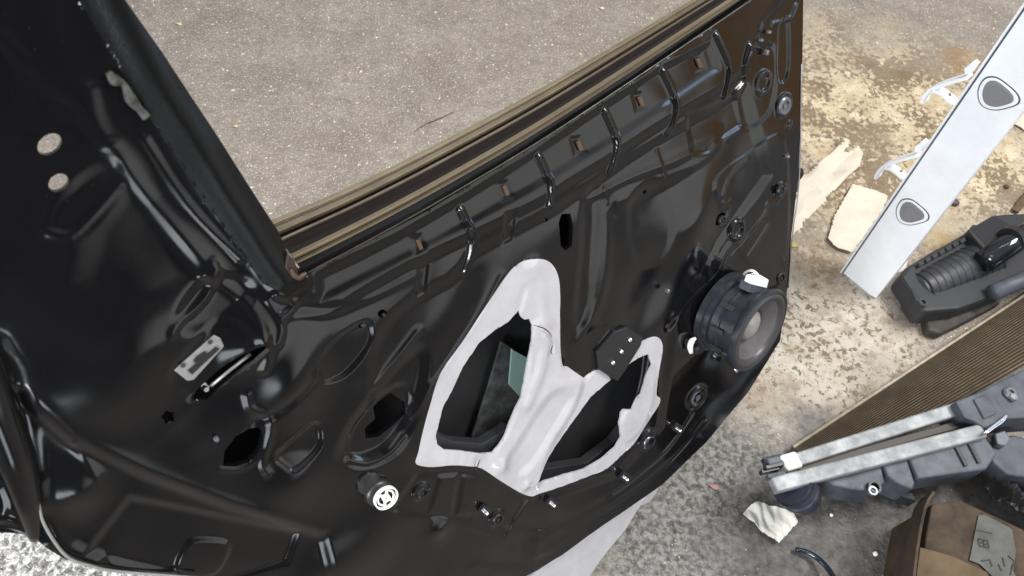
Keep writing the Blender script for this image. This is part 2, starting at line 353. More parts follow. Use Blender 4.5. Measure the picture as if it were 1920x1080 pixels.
class Field:
    def __init__(s): s.f = []; s.g = .52
    def region(s, px, depth, w=.01, k=.6, curve=True):
        depth *= k * s.g; w *= 1.3
        V = D2([tuple(p) for p in crvc(px, 4)] if curve else px); s.f.append(('r', V, depth, w))
    def ridge(s, px, h, w=.004, curve=True, k=.55):
        h *= k * s.g
        V = D2([tuple(p) for p in crv(px, 4)] if curve else px); s.f.append(('l', V, h, w))
    def dome(s, px, py, h, r, ax=1., ang=0):
        s.f.append(('d', D(px, py)[:2], h, (r, ax, ang)))
    def ring(s, px, py, r, h, w): s.f.append(('c', D(px, py)[:2], h, (r, w)))
    def eval(s, P):
        H = np.zeros(len(P))
        for k, V, h, w in s.f:
            if k == 'r':
                lo, hi = V.min(0) - w, V.max(0) + w
                m = ((P > lo) & (P < hi)).all(1)
                if not m.any(): continue
                Q = P[m]; d, _ = polydist(Q, V); sd = np.where(inside(Q, V), d, -d); H[m] += h * sm(.5 + sd / w)
            elif k == 'l':
                lo, hi = V.min(0) - 3 * w, V.max(0) + 3 * w
                m = ((P > lo) & (P < hi)).all(1)
                if not m.any(): continue
                d, _ = polydist(P[m], V, False); H[m] += h * np.exp(-(d / w) ** 2)
            elif k == 'd':
                r, ax, ang = w; q = P - V; a = math.radians(ang); x = q[:, 0] * math.cos(a) + q[:, 1] * math.sin(a); y = -q[:, 0] * math.sin(a) + q[:, 1] * math.cos(a)
                H += h * np.exp(-((x / (r * ax)) ** 2 + (y / r) ** 2))
            elif k == 'c':
                d = np.hypot(*(P - V).T); H += h * np.exp(-((d - w[0]) / w[1]) ** 2)
        return H
F = Field()
mm = .001
# pressed band under the belt line
F.region([(560, 560), (640, 575), (760, 500), (880, 445), (1030, 365), (1150, 292), (1260, 220), (1360, 160), (1402, 120), (1430, 40), (1560, -100), (1300, -60), (900, 200), (560, 440)], 9 * mm, .018, curve=False)
F.region([(600, 560), (760, 478), (880, 415), (1030, 330), (1150, 258), (1260, 186), (1345, 128), (1330, 82), (1240, 128), (1130, 200), (1005, 285), (862, 375), (740, 445), (600, 515)], -7 * mm, .014, curve=False)
DARTS = [[(862, 392), (876, 420), (884, 440), (882, 475), (872, 510)], [(1008, 293), (1022, 325), (1029, 345), (1027, 385)], [(1132, 208), (1148, 245), (1154, 262), (1150, 300), (1142, 325)],
         [(1241, 133), (1258, 170), (1265, 195), (1260, 235), (1250, 252)], [(1339, 66), (1357, 105), (1364, 130), (1358, 180)], [(1402, 85), (1394, 120), (1396, 150), (1378, 172)]]
for d in DARTS: F.ridge(d, 5.5 * mm, .0034, k=2.1)
CLIPS = [(783, 458), (945, 357), (1083, 273), (1198, 190), (1307, 118)]
for cx, cy in CLIPS:
    F.region([(cx - 14, cy - 14), (cx + 6, cy - 18), (cx + 15, cy + 12), (cx - 6, cy + 18)], -3 * mm, .007, curve=False)
for cx, cy in CLIPS[:2]: F.region([(cx, cy + 42), (cx + 20, cy + 36), (cx + 14, cy + 92), (cx - 2, cy + 100)], -5 * mm, .006, curve=False)
# large recessed field in the middle of the door
F.region([(700, 655), (730, 602), (779, 560), (841, 528), (866, 503), (884, 474), (1030, 395), (1145, 325), (1250, 258), (1330, 210), (1400, 168), (1440, 330), (1345, 460), (1310, 540), (1265, 600), (1240, 800), (1160, 890), (1005, 940), (900, 884), (780, 885), (770, 860), (700, 760)], -10 * mm, .022, curve=False)
F.region([(1185, 380), (1240, 345), (1262, 430), (1240, 490), (1195, 490)], -5 * mm, .016)
F.region([(1096, 380), (1120, 360), (1118, 480), (1102, 600), (1082, 600), (1092, 480)], -7 * mm, .016)
F.region([(1150, 330), (1340, 240), (1330, 300), (1240, 350), (1160, 390)], 5 * mm, .020)
F.region([(1290, 215), (1380, 175), (1392, 235), (1330, 285), (1300, 290)], -7 * mm, .010, curve=False)
F.ridge([(1105, 375), (1180, 335), (1270, 300), (1390, 245)], 3 * mm, .006)
F.ridge([(1135, 400), (1140, 470), (1128, 560), (1090, 640)], 5 * mm, .012)
F.dome(1300, 430, 9 * mm, .05, 1.8, 60); F.dome(1010, 440, 5 * mm, .07); F.dome(1230, 545, -7 * mm, .05, 2, 30)
F.ridge([(1232, 285), (1236, 300), (1246, 330)], 4 * mm, .004)
F.ridge([(1134, 352), (1140, 382)], 3 * mm, .003)
F.region([(1020, 560), (1080, 600), (1105, 620), (1150, 612), (1120, 660), (1118, 694), (1096, 712), (1062, 692), (1056, 660)], -6 * mm, .016)
# upper front corner
F.region([(1398, 110), (1450, 85), (1456, 150), (1440, 215), (1392, 235)], -6 * mm, .012)
F.ring(1432, 155, .017, 2.5 * mm, .004)
F.region([(1462, 50), (1478, 40), (1478, 135), (1460, 150)], -7 * mm, .006)
F.ridge([(1450, 45), (1480, 35), (1492, 10)], 4 * mm, .004)
F.ring(1469, 197, .0185, 3 * mm, .0035); F.ring(1469, 197, .009, 2 * mm, .002)
F.ring(1462, 356, .013, 2.5 * mm, .0028); F.ring(1480, 233, .005, 2 * mm, .002); F.ring(1474, 293, .004, 2 * mm, .002)
F.region([(1340, 340), (1400, 290), (1470, 260), (1475, 480), (1440, 540), (1380, 460), (1355, 400)], 6 * mm, .010)
F.ridge([(1403, 300), (1385, 315), (1367, 335), (1357, 358), (1357, 370), (1368, 372), (1356, 379), (1366, 388), (1365, 405), (1355, 425)], 4 * mm, .0036)
F.ring(1380, 430, .016, 4 * mm, .004)
F.ridge([(1372, 480), (1400, 445), (1432, 400), (1437, 380), (1455, 380)], 3.5 * mm, .0035)
F.ridge([(1400, 480), (1430, 435), (1440, 415), (1425, 415), (1400, 445)], 3.5 * mm, .003)
F.ridge([(1452, 470), (1464, 480), (1470, 500)], 3 * mm, .003)
F.ridge([(1270, 590), (1300, 555), (1335, 520), (1362, 470), (1392, 440)], 7 * mm, .010)
F.ridge([(1255, 615), (1285, 570), (1320, 530)], -6 * mm, .006)
F.dome(1330, 620, 10 * mm, .055, 1.2, 50)
# lower front, around clips and studs
F.ridge([(1300, 775), (1270, 820), (1235, 860), (1180, 905), (1150, 925)], -5 * mm, .005)
F.ridge([(1320, 790), (1270, 850), (1215, 900), (1150, 945), (1110, 968)], 4 * mm, .006)
F.ridge([(955, 985), (1000, 990), (1045, 985), (1095, 960), (1130, 935)], -5 * mm, .005)
F.ridge([(1065, 993), (1110, 972), (1125, 963)], 3 * mm, .003)
F.ring(1213, 826, .017, 4 * mm, .005); F.ring(1305, 745, .02, 4 * mm, .006)
F.ring(790, 922, .012, 3 * mm, .003); F.ring(932, 972, .013, 3 * mm, .003); F.dome(932, 972, -2 * mm, .006)
F.ridge([(885, 975), (915, 988), (925, 992)], 3 * mm, .0035); F.ridge([(880, 988), (915, 1000)], 2.5 * mm, .003)
F.region([(786, 884), (860, 880), (905, 884), (940, 905), (990, 936), (945, 1005), (870, 978), (760, 963), (735, 955)], -7 * mm, .010, curve=False)
F.region([(826, 895), (858, 892), (848, 965), (806, 962)], 5 * mm, .010, curve=False)
F.region([(870, 895), (900, 900), (895, 965), (858, 965)], 5 * mm, .010, curve=False)
F.dome(826, 990, 5 * mm, .018); F.ridge([(890, 1062), (950, 1070), (1010, 1060)], 5 * mm, .010)
F.ridge([(1000, 1040), (1060, 1015), (1120, 975)], 5 * mm, .012); F.dome(1010, 1020, 5 * mm, .03)
# pocket left of the white opening
F.region([(645, 862), (640, 845), (660, 800), (700, 745), (745, 690), (790, 655), (800, 690), (785, 760), (765, 820), (720, 860), (675, 872)], -14 * mm, .020)
F.region([(655, 850), (665, 805), (710, 752), (755, 725), (772, 740), (768, 790), (730, 835), (680, 858)], -9 * mm, .010)
F.ridge([(708, 724), (745, 676), (785, 624)], 5 * mm, .006)
F.ridge([(728, 842), (770, 790), (815, 722), (858, 660), (905, 590), (940, 520)], 4.5 * mm, .006)
F.ridge([(655, 862), (690, 868), (730, 850), (760, 822)], 5 * mm, .004)
F.region([(590, 700), (592, 680), (620, 645), (655, 618), (687, 604), (698, 620), (694, 645), (670, 680), (640, 707), (605, 716)], -9 * mm, .007)
F.dome(548, 700, 11 * mm, .040, 1.6, 62); F.dome(470, 640, 9 * mm, .03, 1.3, 20); F.ridge([(480, 790), (520, 770), (570, 725), (590, 700)], -6 * mm, .007)
# latch end
F.region([(517, 855), (530, 838), (584, 793), (598, 798), (599, 837), (555, 878), (534, 872)], -10 * mm, .006)
F.ridge([(517, 855), (545, 825), (584, 794), (596, 790)], 3.5 * mm, .0035)
F.ridge([(462, 740), (470, 765), (500, 778), (508, 800), (500, 840), (492, 870), (502, 888)], 4.5 * mm, .0048)
F.ridge([(412, 880), (442, 882), (470, 872), (490, 850)], 2.5 * mm, .003)
F.region([(320, 700), (395, 610), (440, 600), (480, 640), (470, 665), (370, 745), (345, 735)], -6 * mm, .010)
F.region([(340, 575), (380, 530), (440, 520), (470, 550), (430, 595), (385, 615), (340, 612)], -10 * mm, .016)
F.ridge([(385, 515), (430, 540), (470, 575), (490, 620), (500, 660), (492, 690)], 7 * mm, .007)
F.ridge([(400, 490), (405, 510), (385, 560), (330, 610), (322, 625)], 5 * mm, .005)
F.ridge([(500, 560), (520, 590), (525, 615), (518, 640)], 6 * mm, .005); F.ridge([(515, 550), (545, 562), (548, 575), (530, 590)], 7 * mm, .005)
F.ridge([(525, 595), (560, 590), (620, 585), (700, 555), (780, 515)], 3 * mm, .006)
# pillar flange and step
F.ridge([(140, -160), (190, -60), (290, 135), (395, 305), (495, 465), (535, 520)], 9 * mm, .022, k=2)
F.region([(155, 527), (205, 592), (300, 565), (372, 525), (350, 480), (300, 370), (240, 330), (170, 430)], -5 * mm, .030, curve=False)
F.ridge([(165, 170), (185, 230), (240, 320), (310, 410), (395, 510)], 4.5 * mm, .009)
F.ridge([(215, 270), (262, 345), (330, 425), (405, 505)], 3 * mm, .006)
F.ridge([(10, 75), (50, 120), (100, 165), (150, 200), (195, 270)], 4 * mm, .008)
F.region([(95, 430), (110, 380), (160, 330), (215, 305), (222, 340), (190, 395), (140, 440)], -5 * mm, .014)
F.ridge([(90, 435), (130, 440), (175, 400), (222, 345)], 4 * mm, .005)
F.region([(45, 200), (50, 130), (110, 160), (150, 215), (140, 260), (60, 235)], -6 * mm, .018)
F.ridge([(270, 260), (350, 380), (450, 485)], 5 * mm, .005)
F.region([(70, 250), (70, 480), (-340, 560), (-340, -200), (0, -200)], -10 * mm, .05, curve=False)
# shoulder crease and rear lower edge
F.region([(35, 735), (130, 822), (270, 890), (430, 950), (605, 1002), (640, 1160), (-350, 1160), (-350, 640)], -16 * mm, .016, curve=False)
F.ridge([(60, 760), (135, 822), (270, 886), (430, 945), (600, 998)], 5 * mm, .010)
F.region([(165, 1042), (245, 938), (330, 955), (560, 1002), (540, 1060), (420, 1100), (250, 1065)], -9 * mm, .010, curve=False)
F.region([(335, 1075), (350, 1030), (375, 1018), (428, 1022), (430, 1045), (400, 1085)], 7 * mm, .006)
F.ridge([(140, 832), (160, 862), (185, 895)], 4 * mm, .005); F.dome(150, 920, 7 * mm, .03)
F.ridge([(38, 790), (60, 850), (72, 935), (85, 985), (125, 1030), (180, 1055)], 10 * mm, .011)
F.ridge([(-10, 640), (30, 690), (46, 760), (66, 890)], -10 * mm, .008)
F.ridge([(-20, 740), (10, 820), (38, 900), (52, 950)], 16 * mm, .016)
F.region([(40, 760), (62, 850), (70, 940), (90, 1010), (60, 1020), (-300, 1020), (-300, 560), (0, 640)], -12 * mm, .020, curve=False)
F.ridge([(-10, 985), (15, 983), (35, 990), (60, 1008)], 4 * mm, .004); F.ridge([(0, 925), (8, 950), (8, 970), (0, 978)], 3 * mm, .004)
F.dome(260, 640, 7 * mm, .06); F.dome(330, 760, -5 * mm, .06); F.dome(200, 740, 5 * mm, .05, 2, -40)
F.dome(640, 1060, 8 * mm, .05, 2, 0); F.dome(560, 900, 6 * mm, .04)
# white moulding between and around the openings
F.g = .8
F.region([(1000, 612), (1040, 640), (1062, 700), (1095, 712), (1075, 770), (1030, 850), (1008, 915), (940, 895), (925, 855), (960, 790), (985, 710)], 7 * mm, .016)
F.region([(1035, 742), (1075, 745), (1035, 815), (985, 885), (950, 870), (975, 830)], -8 * mm, .020)
F.ridge([(1000, 500), (1018, 540), (1024, 600), (1022, 650), (1012, 700), (988, 760)], 6 * mm, .012)
F.ridge([(985, 545), (975, 580)], -3 * mm, .008)
F.ridge([(1013, 613), (1030, 622), (1038, 640), (1036, 660)], -3.5 * mm, .0028)
F.ridge([(893, 880), (899, 862)], -3 * mm, .0026); F.dome(940, 875, 5 * mm, .014); F.dome(985, 912, 4 * mm, .010)
F.region([(1192, 690), (1222, 680), (1232, 720), (1215, 790), (1180, 830), (1165, 800), (1180, 760)], 5 * mm, .012)
for k in range(9): F.ridge([(1030 + 11 * k, 905 - 4 * k), (1036 + 11 * k, 922 - 4 * k)], 1.0 * mm * (-1) ** k, .0028, curve=False)
for k in range(7): F.ridge([(838 + 9 * k, 855), (834 + 9 * k, 872)], .9 * mm * (-1) ** k, .0024, curve=False)

def build_panel(sp):
    lo, hi = OUTp.min(0) - sp, OUTp.max(0) + sp
    nx, ny = int((hi[0] - lo[0]) / sp) + 2, int((hi[1] - lo[1]) / sp) + 2
    X, Y = np.meshgrid(lo[0] + np.arange(nx) * sp, lo[1] + np.arange(ny) * sp); P = np.stack([X.ravel(), Y.ravel()], 1)
    for V in [WHTp, SEALp] + [OUTp] + HOLp:
        b0, b1 = V.min(0) - sp, V.max(0) + sp; m = np.where(((P > b0) & (P < b1)).all(1))[0]
        d, q = polydist(P[m], V); k = d < .71 * sp; P[m[k]] = q[k]
    idx = np.arange(nx * ny).reshape(ny, nx)
    Q = np.stack([idx[:-1, :-1].ravel(), idx[:-1, 1:].ravel(), idx[1:, 1:].ravel(), idx[1:, :-1].ravel()], 1)
    cen = P[Q].mean(1); keep = inside(cen, OUTp)
    for V in HOLp: keep &= ~inside(cen, V)
    Q = Q[keep]; cen = cen[keep]
    H = F.eval(P)
    H += .0006 * np.sin(P[:, 0] * 31 + 2 * np.sin(P[:, 1] * 17)) * np.cos(P[:, 1] * 27 + 1.5 * np.sin(P[:, 0] * 23))
    wh = inside(cen, WHTp); se = inside(cen, SEALp) & ~wh
    # boundary edges of everything kept
    E = np.concatenate([Q[:, [0, 1]], Q[:, [1, 2]], Q[:, [2, 3]], Q[:, [3, 0]]]); own = np.tile(np.arange(len(Q)), 4)
    key = np.sort(E, 1); key = key[:, 0].astype(np.int64) * 10000000 + key[:, 1]
    u, inv, cnt = np.unique(key, return_inverse=True, return_counts=True); bd = cnt[inv.ravel()] == 1
    E, own = E[bd], own[bd]
    dO, _ = polydist(P[E[:, 0]], OUTp); outer = dO < .8 * sp
    grp = np.where(wh, 1, np.where(se, 2, 0)); res = []
    # soft belt: whites sit 1 mm proud
    for gi in range(3):
        q = Q[grp == gi]; e = E[grp[own] == gi]; oo = outer[grp[own] == gi]
        used = np.unique(q); mp = -np.ones(len(P), int); mp[used] = np.arange(len(used))
        h = H[used] + 0
        v = np.column_stack([P[used], h]); base = len(v); f = mp[q].tolist(); vv = [v]
        if len(e):
            a = np.column_stack([P[e[:, 0]], H[e[:, 0]]]); b = np.column_stack([P[e[:, 1]], H[e[:, 1]]]); dz = np.where(oo, .026, .003 if gi == 1 else .009)
            a2, b2 = a.copy(), b.copy(); a2[:, 2] -= dz; b2[:, 2] -= dz
            n = len(e); vv += [a, b, b2, a2]; k = np.arange(n) + base
            f += np.stack([k, k + 3 * n, k + 2 * n, k + n], 1).tolist()
        res.append((np.vstack(vv), f))
    return res
parts = build_panel(.0021)
for (v, f), nm, m in zip(parts, ('inner_panel', 'exposed_panel', 'window_frame'), (BLACK, WHITE, RUB)):
    me = bpy.data.meshes.new(nm); me.from_pydata(v.tolist(), [], f); me.update(); o = link(nm, me, m, door)
    if nm == 'exposed_panel': o['label'] = 'white unpainted metal around two torn openings'
# outer skin, a white painted sheet with an edge, behind the inner panel
SK = [(560, 560), (800, 440), (1000, 318), (1200, 195), (1390, 75), (1440, 90), (1430, 330), (1400, 600), (1330, 760), (1250, 860), (1216, 928)]
sk = [D(a, b, -.085) for a, b in SK] + [D(a, b, -.06) for a, b in [(1196, 962), (1165, 1010), (1125, 1060), (1080, 1110), (900, 1180), (600, 1180), (380, 1100)]] + [D(a, b, -.085) for a, b in [(250, 1040), (100, 900), (60, 800), (250, 640)]]
low = [np.array([q[0], q[1], -.072]) for q in sk]
slab('outer_skin', list(crvc(low, 5)), (0, 0, -.004), WHITE, door, 0)
slab('skin_hem', [D(a, b, -.03) for a, b in [(1214, 931), (1192, 964), (1174, 994), (1152, 1020), (1130, 1047), (1090, 1105), (980, 1110), (1040, 1030), (1130, 970)]], (0, 0, -.010), WHITE, door, .003)
slab('stiffener', [D(a, b, -.016) for a, b in [(815, 800), (826, 818), (850, 828), (905, 832), (935, 815), (955, 800), (940, 850), (905, 870), (830, 862), (808, 840)]], (0, 0, -.02), DGREY, door, .001)
o = slab('inner_lining', [D(a, b, -.070) for a, b in [(590, 560), (800, 450), (1000, 330), (1200, 205), (1380, 95), (1400, 300), (1380, 600), (1290, 770), (1190, 890), (1000, 985), (700, 1000), (400, 960), (250, 860), (300, 640)]], (0, 0, -.004), INNER, door, 0)
# things seen inside the cavity
slab('window_glass', [D(a, b, -.045) for a, b in [(960, 655), (1010, 682), (1040, 760), (985, 755), (955, 722)]], (0, 0, -.004), GLASSM, door, .0005)
slab('door_beam', [D(a, b, -.055) for a, b in [(940, 640), (965, 655), (1010, 690), (975, 825), (890, 830), (885, 818), (915, 725)]], (0, 0, -.004), mat('scuffed_beam', (.05, .052, .05), .5, var=.7, vscale=60, bump=.5, bscale=90), door, .001)
tube('wiring_loom', crv(Dl([(1218, 662), (1212, 700), (1200, 745), (1190, 800)], -.03), 5), .004, DGREY, door)
tube('wiring_loom', crv(Dl([(1208, 664), (1204, 700), (1194, 745), (1180, 800)], -.035), 5), .003, DGREY, door)
slab('stiffener', [D(a, b, -.03) for a, b in [(1008, 900), (1020, 880), (1100, 868), (1150, 830), (1170, 805), (1172, 850), (1110, 890), (1010, 915)]], (0, 0, -.02), DGREY, door, .001)

TEAR = mat('dark_tear', (.02, .02, .02), .8)
for L in ([(1001, 610), (1012, 613), (1022, 617), (1031, 625), (1035, 632)], [(1036, 648), (1033, 660), (1036, 664)], [(893, 883), (896, 872), (900, 860)]):
    tube('tear', crv(Dl(L, .002 + .0035 * (L[0][0] > 950)), 4), [.0004, .0011, .0004], TEAR, door, 6)
# belt seals, swept strips between the glass slot and the panel
TL = np.array([(504, 419), (660, 352), (820, 273), (1000, 177), (1150, 90), (1301, 1), (1400, -58)], float)
BL = np.array([(572, 514), (700, 446), (820, 379), (1000, 272), (1200, 141), (1404, 3), (1480, -50)], float)
TLc, BLc = crv(TL, 6), crv(BL, 6)
def strip(name, f0, f1, n0, n1, m, thick=.006, bow=.002):
    """sheet strip: fractions f0..f1 across the belt, heights n0..n1, with rounded crown"""
    K = 7; v = []; f = []
    for a, b in zip(TLc, BLc):
        row = []
        for k in range(K):
            s = k / (K - 1); q = a + (b - a) * (f0 + (f1 - f0) * s); n = n0 + (n1 - n0) * s + bow * math.sin(math.pi * s); row.append(D(q[0], q[1], n))
        row += [row[-1] + np.array([0, 0, -thick]), row[0] + np.array([0, 0, -thick])]; v += row
    S = K + 2
    for i in range(len(TLc) - 1):
        for k in range(S): f.append([i * S + k, i * S + (k + 1) % S, (i + 1) * S + (k + 1) % S, (i + 1) * S + k])
    f.append(list(range(S))[::-1]); f.append([(len(TLc) - 1) * S + k for k in range(S)])
    me = mesh(name, v, f); bm = bmesh.new(); bm.from_mesh(me); bmesh.ops.recalc_face_normals(bm, faces=bm.faces[:]); bm.to_mesh(me); bm.free()
    o = link(name, me, m, door); s = o.modifiers.new('e', 'EDGE_SPLIT'); s.split_angle = math.radians(50); return o
strip('outer_belt_trim', 0, .075, -.050, -.048, SEALM, bow=.003)
strip('outer_belt_seal', .13, .24, -.052, -.050, SEALM, bow=.006)
strip('felt_lip', .33, .37, -.058, -.062, SEALM, bow=.001)
strip('glass_channel', .10, .72, -.085, -.085, BROWN, thick=.004, bow=0)
strip('channel_wall', .37, .62, -.070, -.040, BROWN, bow=-.004)
strip('inner_belt_trim', .64, .71, -.006, -.004, SEALM, bow=.005)
strip('inner_belt_seal', .765, .80, -.006, -.006, SEALM, bow=.002)
strip('inner_belt_channel', .60, 1.0, -.018, -.014, RUBM, thick=.010, bow=0)
edge = [D(a, b, .0095) for a, b in BLc]
tube('belt_edge', edge, .0013, mat('worn_black_edge', (.05, .045, .035), .3, metal=.4, var=.6, vscale=40), door, 6)
tube('corner_clip', crv(Dl([(545, 505), (552, 516), (560, 521), (568, 516), (575, 512)], .012), 4), [.002, .003, .0035, .002], mat('rusty_corner', (.07, .035, .02), .5, var=.5, vscale=80), door)
slab('corner_cap', Dl([(535, 470), (548, 485), (556, 512), (545, 520), (530, 498)], .002), (0, 0, .008), mat('brown_cap', (.022, .012, .009), .45), door)

# speaker
spk_c = D(1427, 622, .088); sc = np.array([spk_c[0], spk_c[1], 0.])
SP = empty('speaker'); SP.parent = door
ns = np.array([.657, -.414, .630]); ns = np.array([ns.dot(Fd), ns.dot(Ud), ns.dot(Nd)]); ns /= np.linalg.norm(ns)
sc = spk_c - ns * .088 * .93; SP.location = tuple(sc)
SP.rotation_mode = 'QUATERNION'; SP.rotation_quaternion = Vector((0, 0, 1)).rotation_difference(Vector(ns.tolist())); SP.scale = (.93, .93, .93)
lathe('housing', [(.085, -.008), (.085, .004), (.079, .006), (.079, .016), (.072, .018), (.070, .030), (.0725, .032), (.0725, .036), (.070, .038), (.0705, .068), (.078, .070), (.086, .074), (.088, .082), (.087, .087), (.083, .0885), (.080, .087), (.080, .080)], mat('speaker_plastic', (.016, .019, .025), .30, var=.2, vscale=40, bump=.08), SP, (0, 0, 0), seg=64, caps=False)
lathe('surround', [(.081, .086), (.078, .0885), (.074, .0895), (.069, .088), (.066, .084), (.064, .081)], mat('rubber_surround', (.035, .033, .033), .4), SP, (0, 0, 0), seg=64, caps=False)
lathe('cone', [(.065, .082), (.050, .068), (.032, .056)], CONE, SP, (0, 0, 0), seg=64, caps=False)
lathe('dust_cap', [(.034, .057), (.031, .064), (.024, .070), (.014, .0735), (.003, .0745)], DUSTCAP, SP, (0, 0, 0), seg=48)
def SL(p): return np.array((SP.rotation_quaternion.to_matrix().transposed() @ Vector((p - sc).tolist())) / .93)
slab('terminal_box', [SL(D(a, b, .062)) for a, b in [(1403, 548), (1408, 532), (1437, 541), (1434, 556)]], (0, 0, -.022), BGREY, SP, .001)
slab('connector', [SL(D(a, b, .064)) for a, b in [(1408, 533), (1412, 521), (1428, 517), (1442, 525), (1438, 541)]], (0, 0, -.016), WPLAS, SP, .0015)
cw = [SL(D(a, b, n)) for a, b, n in [(1423, 528, .058), (1421, 516, .06), (1412, 508, .055), (1403, 508, .04), (1396, 513, .02), (1390, 522, .0)]]
tube('wire', crv(cw, 6), .0026, WPLAS, SP)
for a, b in ((1372, 602), (1362, 640), (1380, 692)):
    lathe('mounting_screw', [(.007, 0), (.007, .004), (.004, .006), (.001, .006)], CHROME, SP, SL(D(a, b, .02)), seg=16)
for k, (t0, z) in enumerate(((200, .030), (235, .030), (160, .030), (120, .030))):
    t = math.radians(t0); c = np.array([.0715 * math.cos(t), .0715 * math.sin(t), .02]); tx = np.array([-math.sin(t), math.cos(t), 0])
    q = [c - tx * .005, c + tx * .005, c + tx * .005 + np.array([0, 0, .03]), c - tx * .005 + np.array([0, 0, .03])]
    slab('housing_rib', q, (.004 * math.cos(t), .004 * math.sin(t), 0), DGREY, SP, .0008)
# white trim clip beside the speaker
tube('white_clip', crv(Dl([(1304, 634), (1297, 640), (1294, 650), (1296, 661)], .014), 4), [.003, .0055, .0055, .004], WPLAS, door)
lathe('clip_base', [(.012, 0), (.012, .008), (.008, .012), (.002, .012)], RUBM, door, D(1306, 650, 0), seg=20)

# latch plate on the rear end
lp = slab('latch_plate', [D(a, b, -.002) for a, b in [(400, 626), (412, 632), (419, 647), (362, 710), (350, 712), (325, 692)]], (0, 0, .004), GALV, door, .0012)
slab('latch_slot', [D(a, b, .003) for a, b in [(362, 676), (368, 668), (384, 658), (388, 663), (380, 672), (366, 680)]], (0, 0, .0007), RUBM, lp, .0002)
slab('latch_step', [D(a, b, .0035) for a, b in [(352, 694), (404, 650), (412, 654), (360, 702)]], (0, 0, .0007), RUBM, lp, .0002)
for a, b in ((394, 641), (343, 685)):
    lathe('plate_hole', [(.0028, 0), (.0028, .0008), (.001, .0008)], HOLESHADE, lp, D(a, b, .0023), seg=12)  # dark discs, the shade inside the holes given as colour
lathe('striker_pin', [(.005, -.02), (.005, -.002), (.003, .001)], CHROME, door, D(387, 730, -.006), seg=14)
tube('latch_rod', Dl([(395, 724), (430, 695), (470, 664)], -.010), .0022, GALV, door, 8)

# white wheel-shaped plastic insert with black nut behind it
wc = D(724, 934, .016)
WC = empty('round_insert'); WC.parent = door; WC.location = tuple(wc)
lathe('rim', [(.0165, -.004), (.0185, -.004), (.0185, .002), (.0165, .002), (.0165, -.004)], WPLAS, WC, (0, 0, 0), seg=40, caps=False)
lathe('hub', [(.006, -.004), (.006, .002), (.0025, .002), (.0025, -.003)], WPLAS, WC, (0, 0, 0), seg=24)
for t in (60, 120, 240, 300):
    t = math.radians(t); d = np.array([math.cos(t), math.sin(t), 0]); n = np.array([-math.sin(t), math.cos(t), 0]) * .0019
    slab('spoke', [d * .005 - n, d * .017 - n, d * .017 + n, d * .005 + n], (0, 0, -.003), WPLAS, WC, .0004)
for s in (0, 180):
    pts = []
    for k in range(9):
        t = math.radians(s - 48 + 12 * k); pts.append(np.array([.0125 * math.cos(t), .0125 * math.sin(t), -.001]))
    tube('web', pts, .0016, WPLAS, WC, 6)
lathe('insert_socket', [(.022, -.010), (.022, .006), (.019, .010), (.013, .012)], RUBM, door, D(708, 921, .0), seg=32)
lathe('black_nut', [(.018, -.008), (.018, .004), (.013, .007), (.004, .007)], RUBM, door, D(690, 904, .0), seg=10)
# round grommets, screw bosses, studs and rivets on the panel
def grommet(a, b, r, m, n=.0, tilt=1):
    return lathe('grommet', [(r, 0), (r, .003), (r * .86, .0055), (r * .62, .0055), (r * .55, .002), (r * .3, .002), (r * .28, .005), (r * .05, .005)], m, door, D(a, b, n), seg=32)
STEELR = mat('dull_zinc', (.17, .18, .20), .3, metal=.6, var=.3, vscale=60)
grommet(1306, 744, .022, STEELR, -.004); grommet(1214, 828, .015, STEELR, -.006); grommet(790, 922, .010, RUBM, -.006); grommet(932, 972, .012, RUBM, -.004)
grommet(1469, 198, .016, STEELR, .0); grommet(1462, 356, .010, RUBM, .006); grommet(1352, 412, .009, RUBM, -.004)
grommet(1462, 520, .012, RUBM, .0)
for a, b in ((1268, 804), (1169, 895), (1032, 943), (906, 957)):
    bs = slab('stud_clip', [D(a + dx, b + dy, .0) for dx, dy in ((-11, -2), (-2, -14), (10, -6), (2, 9))], (0, 0, .008), RUBM, door, .001)
    lathe('stud', [(.0034, 0), (.0034, .013), (.0018, .015)], CHROME, bs, D(a - 1, b - 2, .006), seg=14)
# rivetted bracket between the two white openings
br = slab('rivet_plate', [D(a, b, -.006) for a, b in [(1148, 618), (1170, 610), (1200, 628), (1196, 645), (1168, 690), (1152, 712), (1118, 690), (1114, 658)]], (0, 0, .008), RUBM, door, .002)
for a, b in ((1181, 637), (1165, 659), (1149, 680)):
    lathe('rivet', [(.0042, 0), (.0040, .002), (.0028, .0036), (.0006, .0042)], CHROME, br, D(a, b, .0025), seg=18)
for cx, cy in CLIPS:
    slab('trim_clip', Dl([(cx - 5, cy - 8), (cx + 2, cy - 10), (cx + 9, cy + 7), (cx + 2, cy + 10)], .000), (0, 0, .0035), mat('clip_reflection_brown', (.06, .035, .02), .3), door, .0006)  # brown reflection in the recess put into the clip colour
for a, b, r in ((1440, 60, .003), (1425, 75, .003), (1435, 100, .0035), (1436, 96, .003), (1394, 818, .0028), (405, 822, .003), (1475, 293, .003), (1250, 545, .004)):
    if a == 1394: continue
    lathe('screw', [(r, -.001), (r, .0045), (r * .6, .006), (r * .1, .006)], STEELR, door, D(a, b, .004), seg=12)
lathe('bump_stop', [(.010, -.03), (.012, -.01), (.012, .004), (.006, .008)], RUB, door, D(1496, 326, -.01), seg=24)
tube('rear_edge_roll', crv(Dl([(-60, 640), (-20, 740), (12, 820), (38, 895), (56, 960), (66, 1010)], -.006), 6), [.02, .022, .020, .014, .006], BLACK, door, 24)  # tube-like rear edge, glossy roll added to catch a bright streak
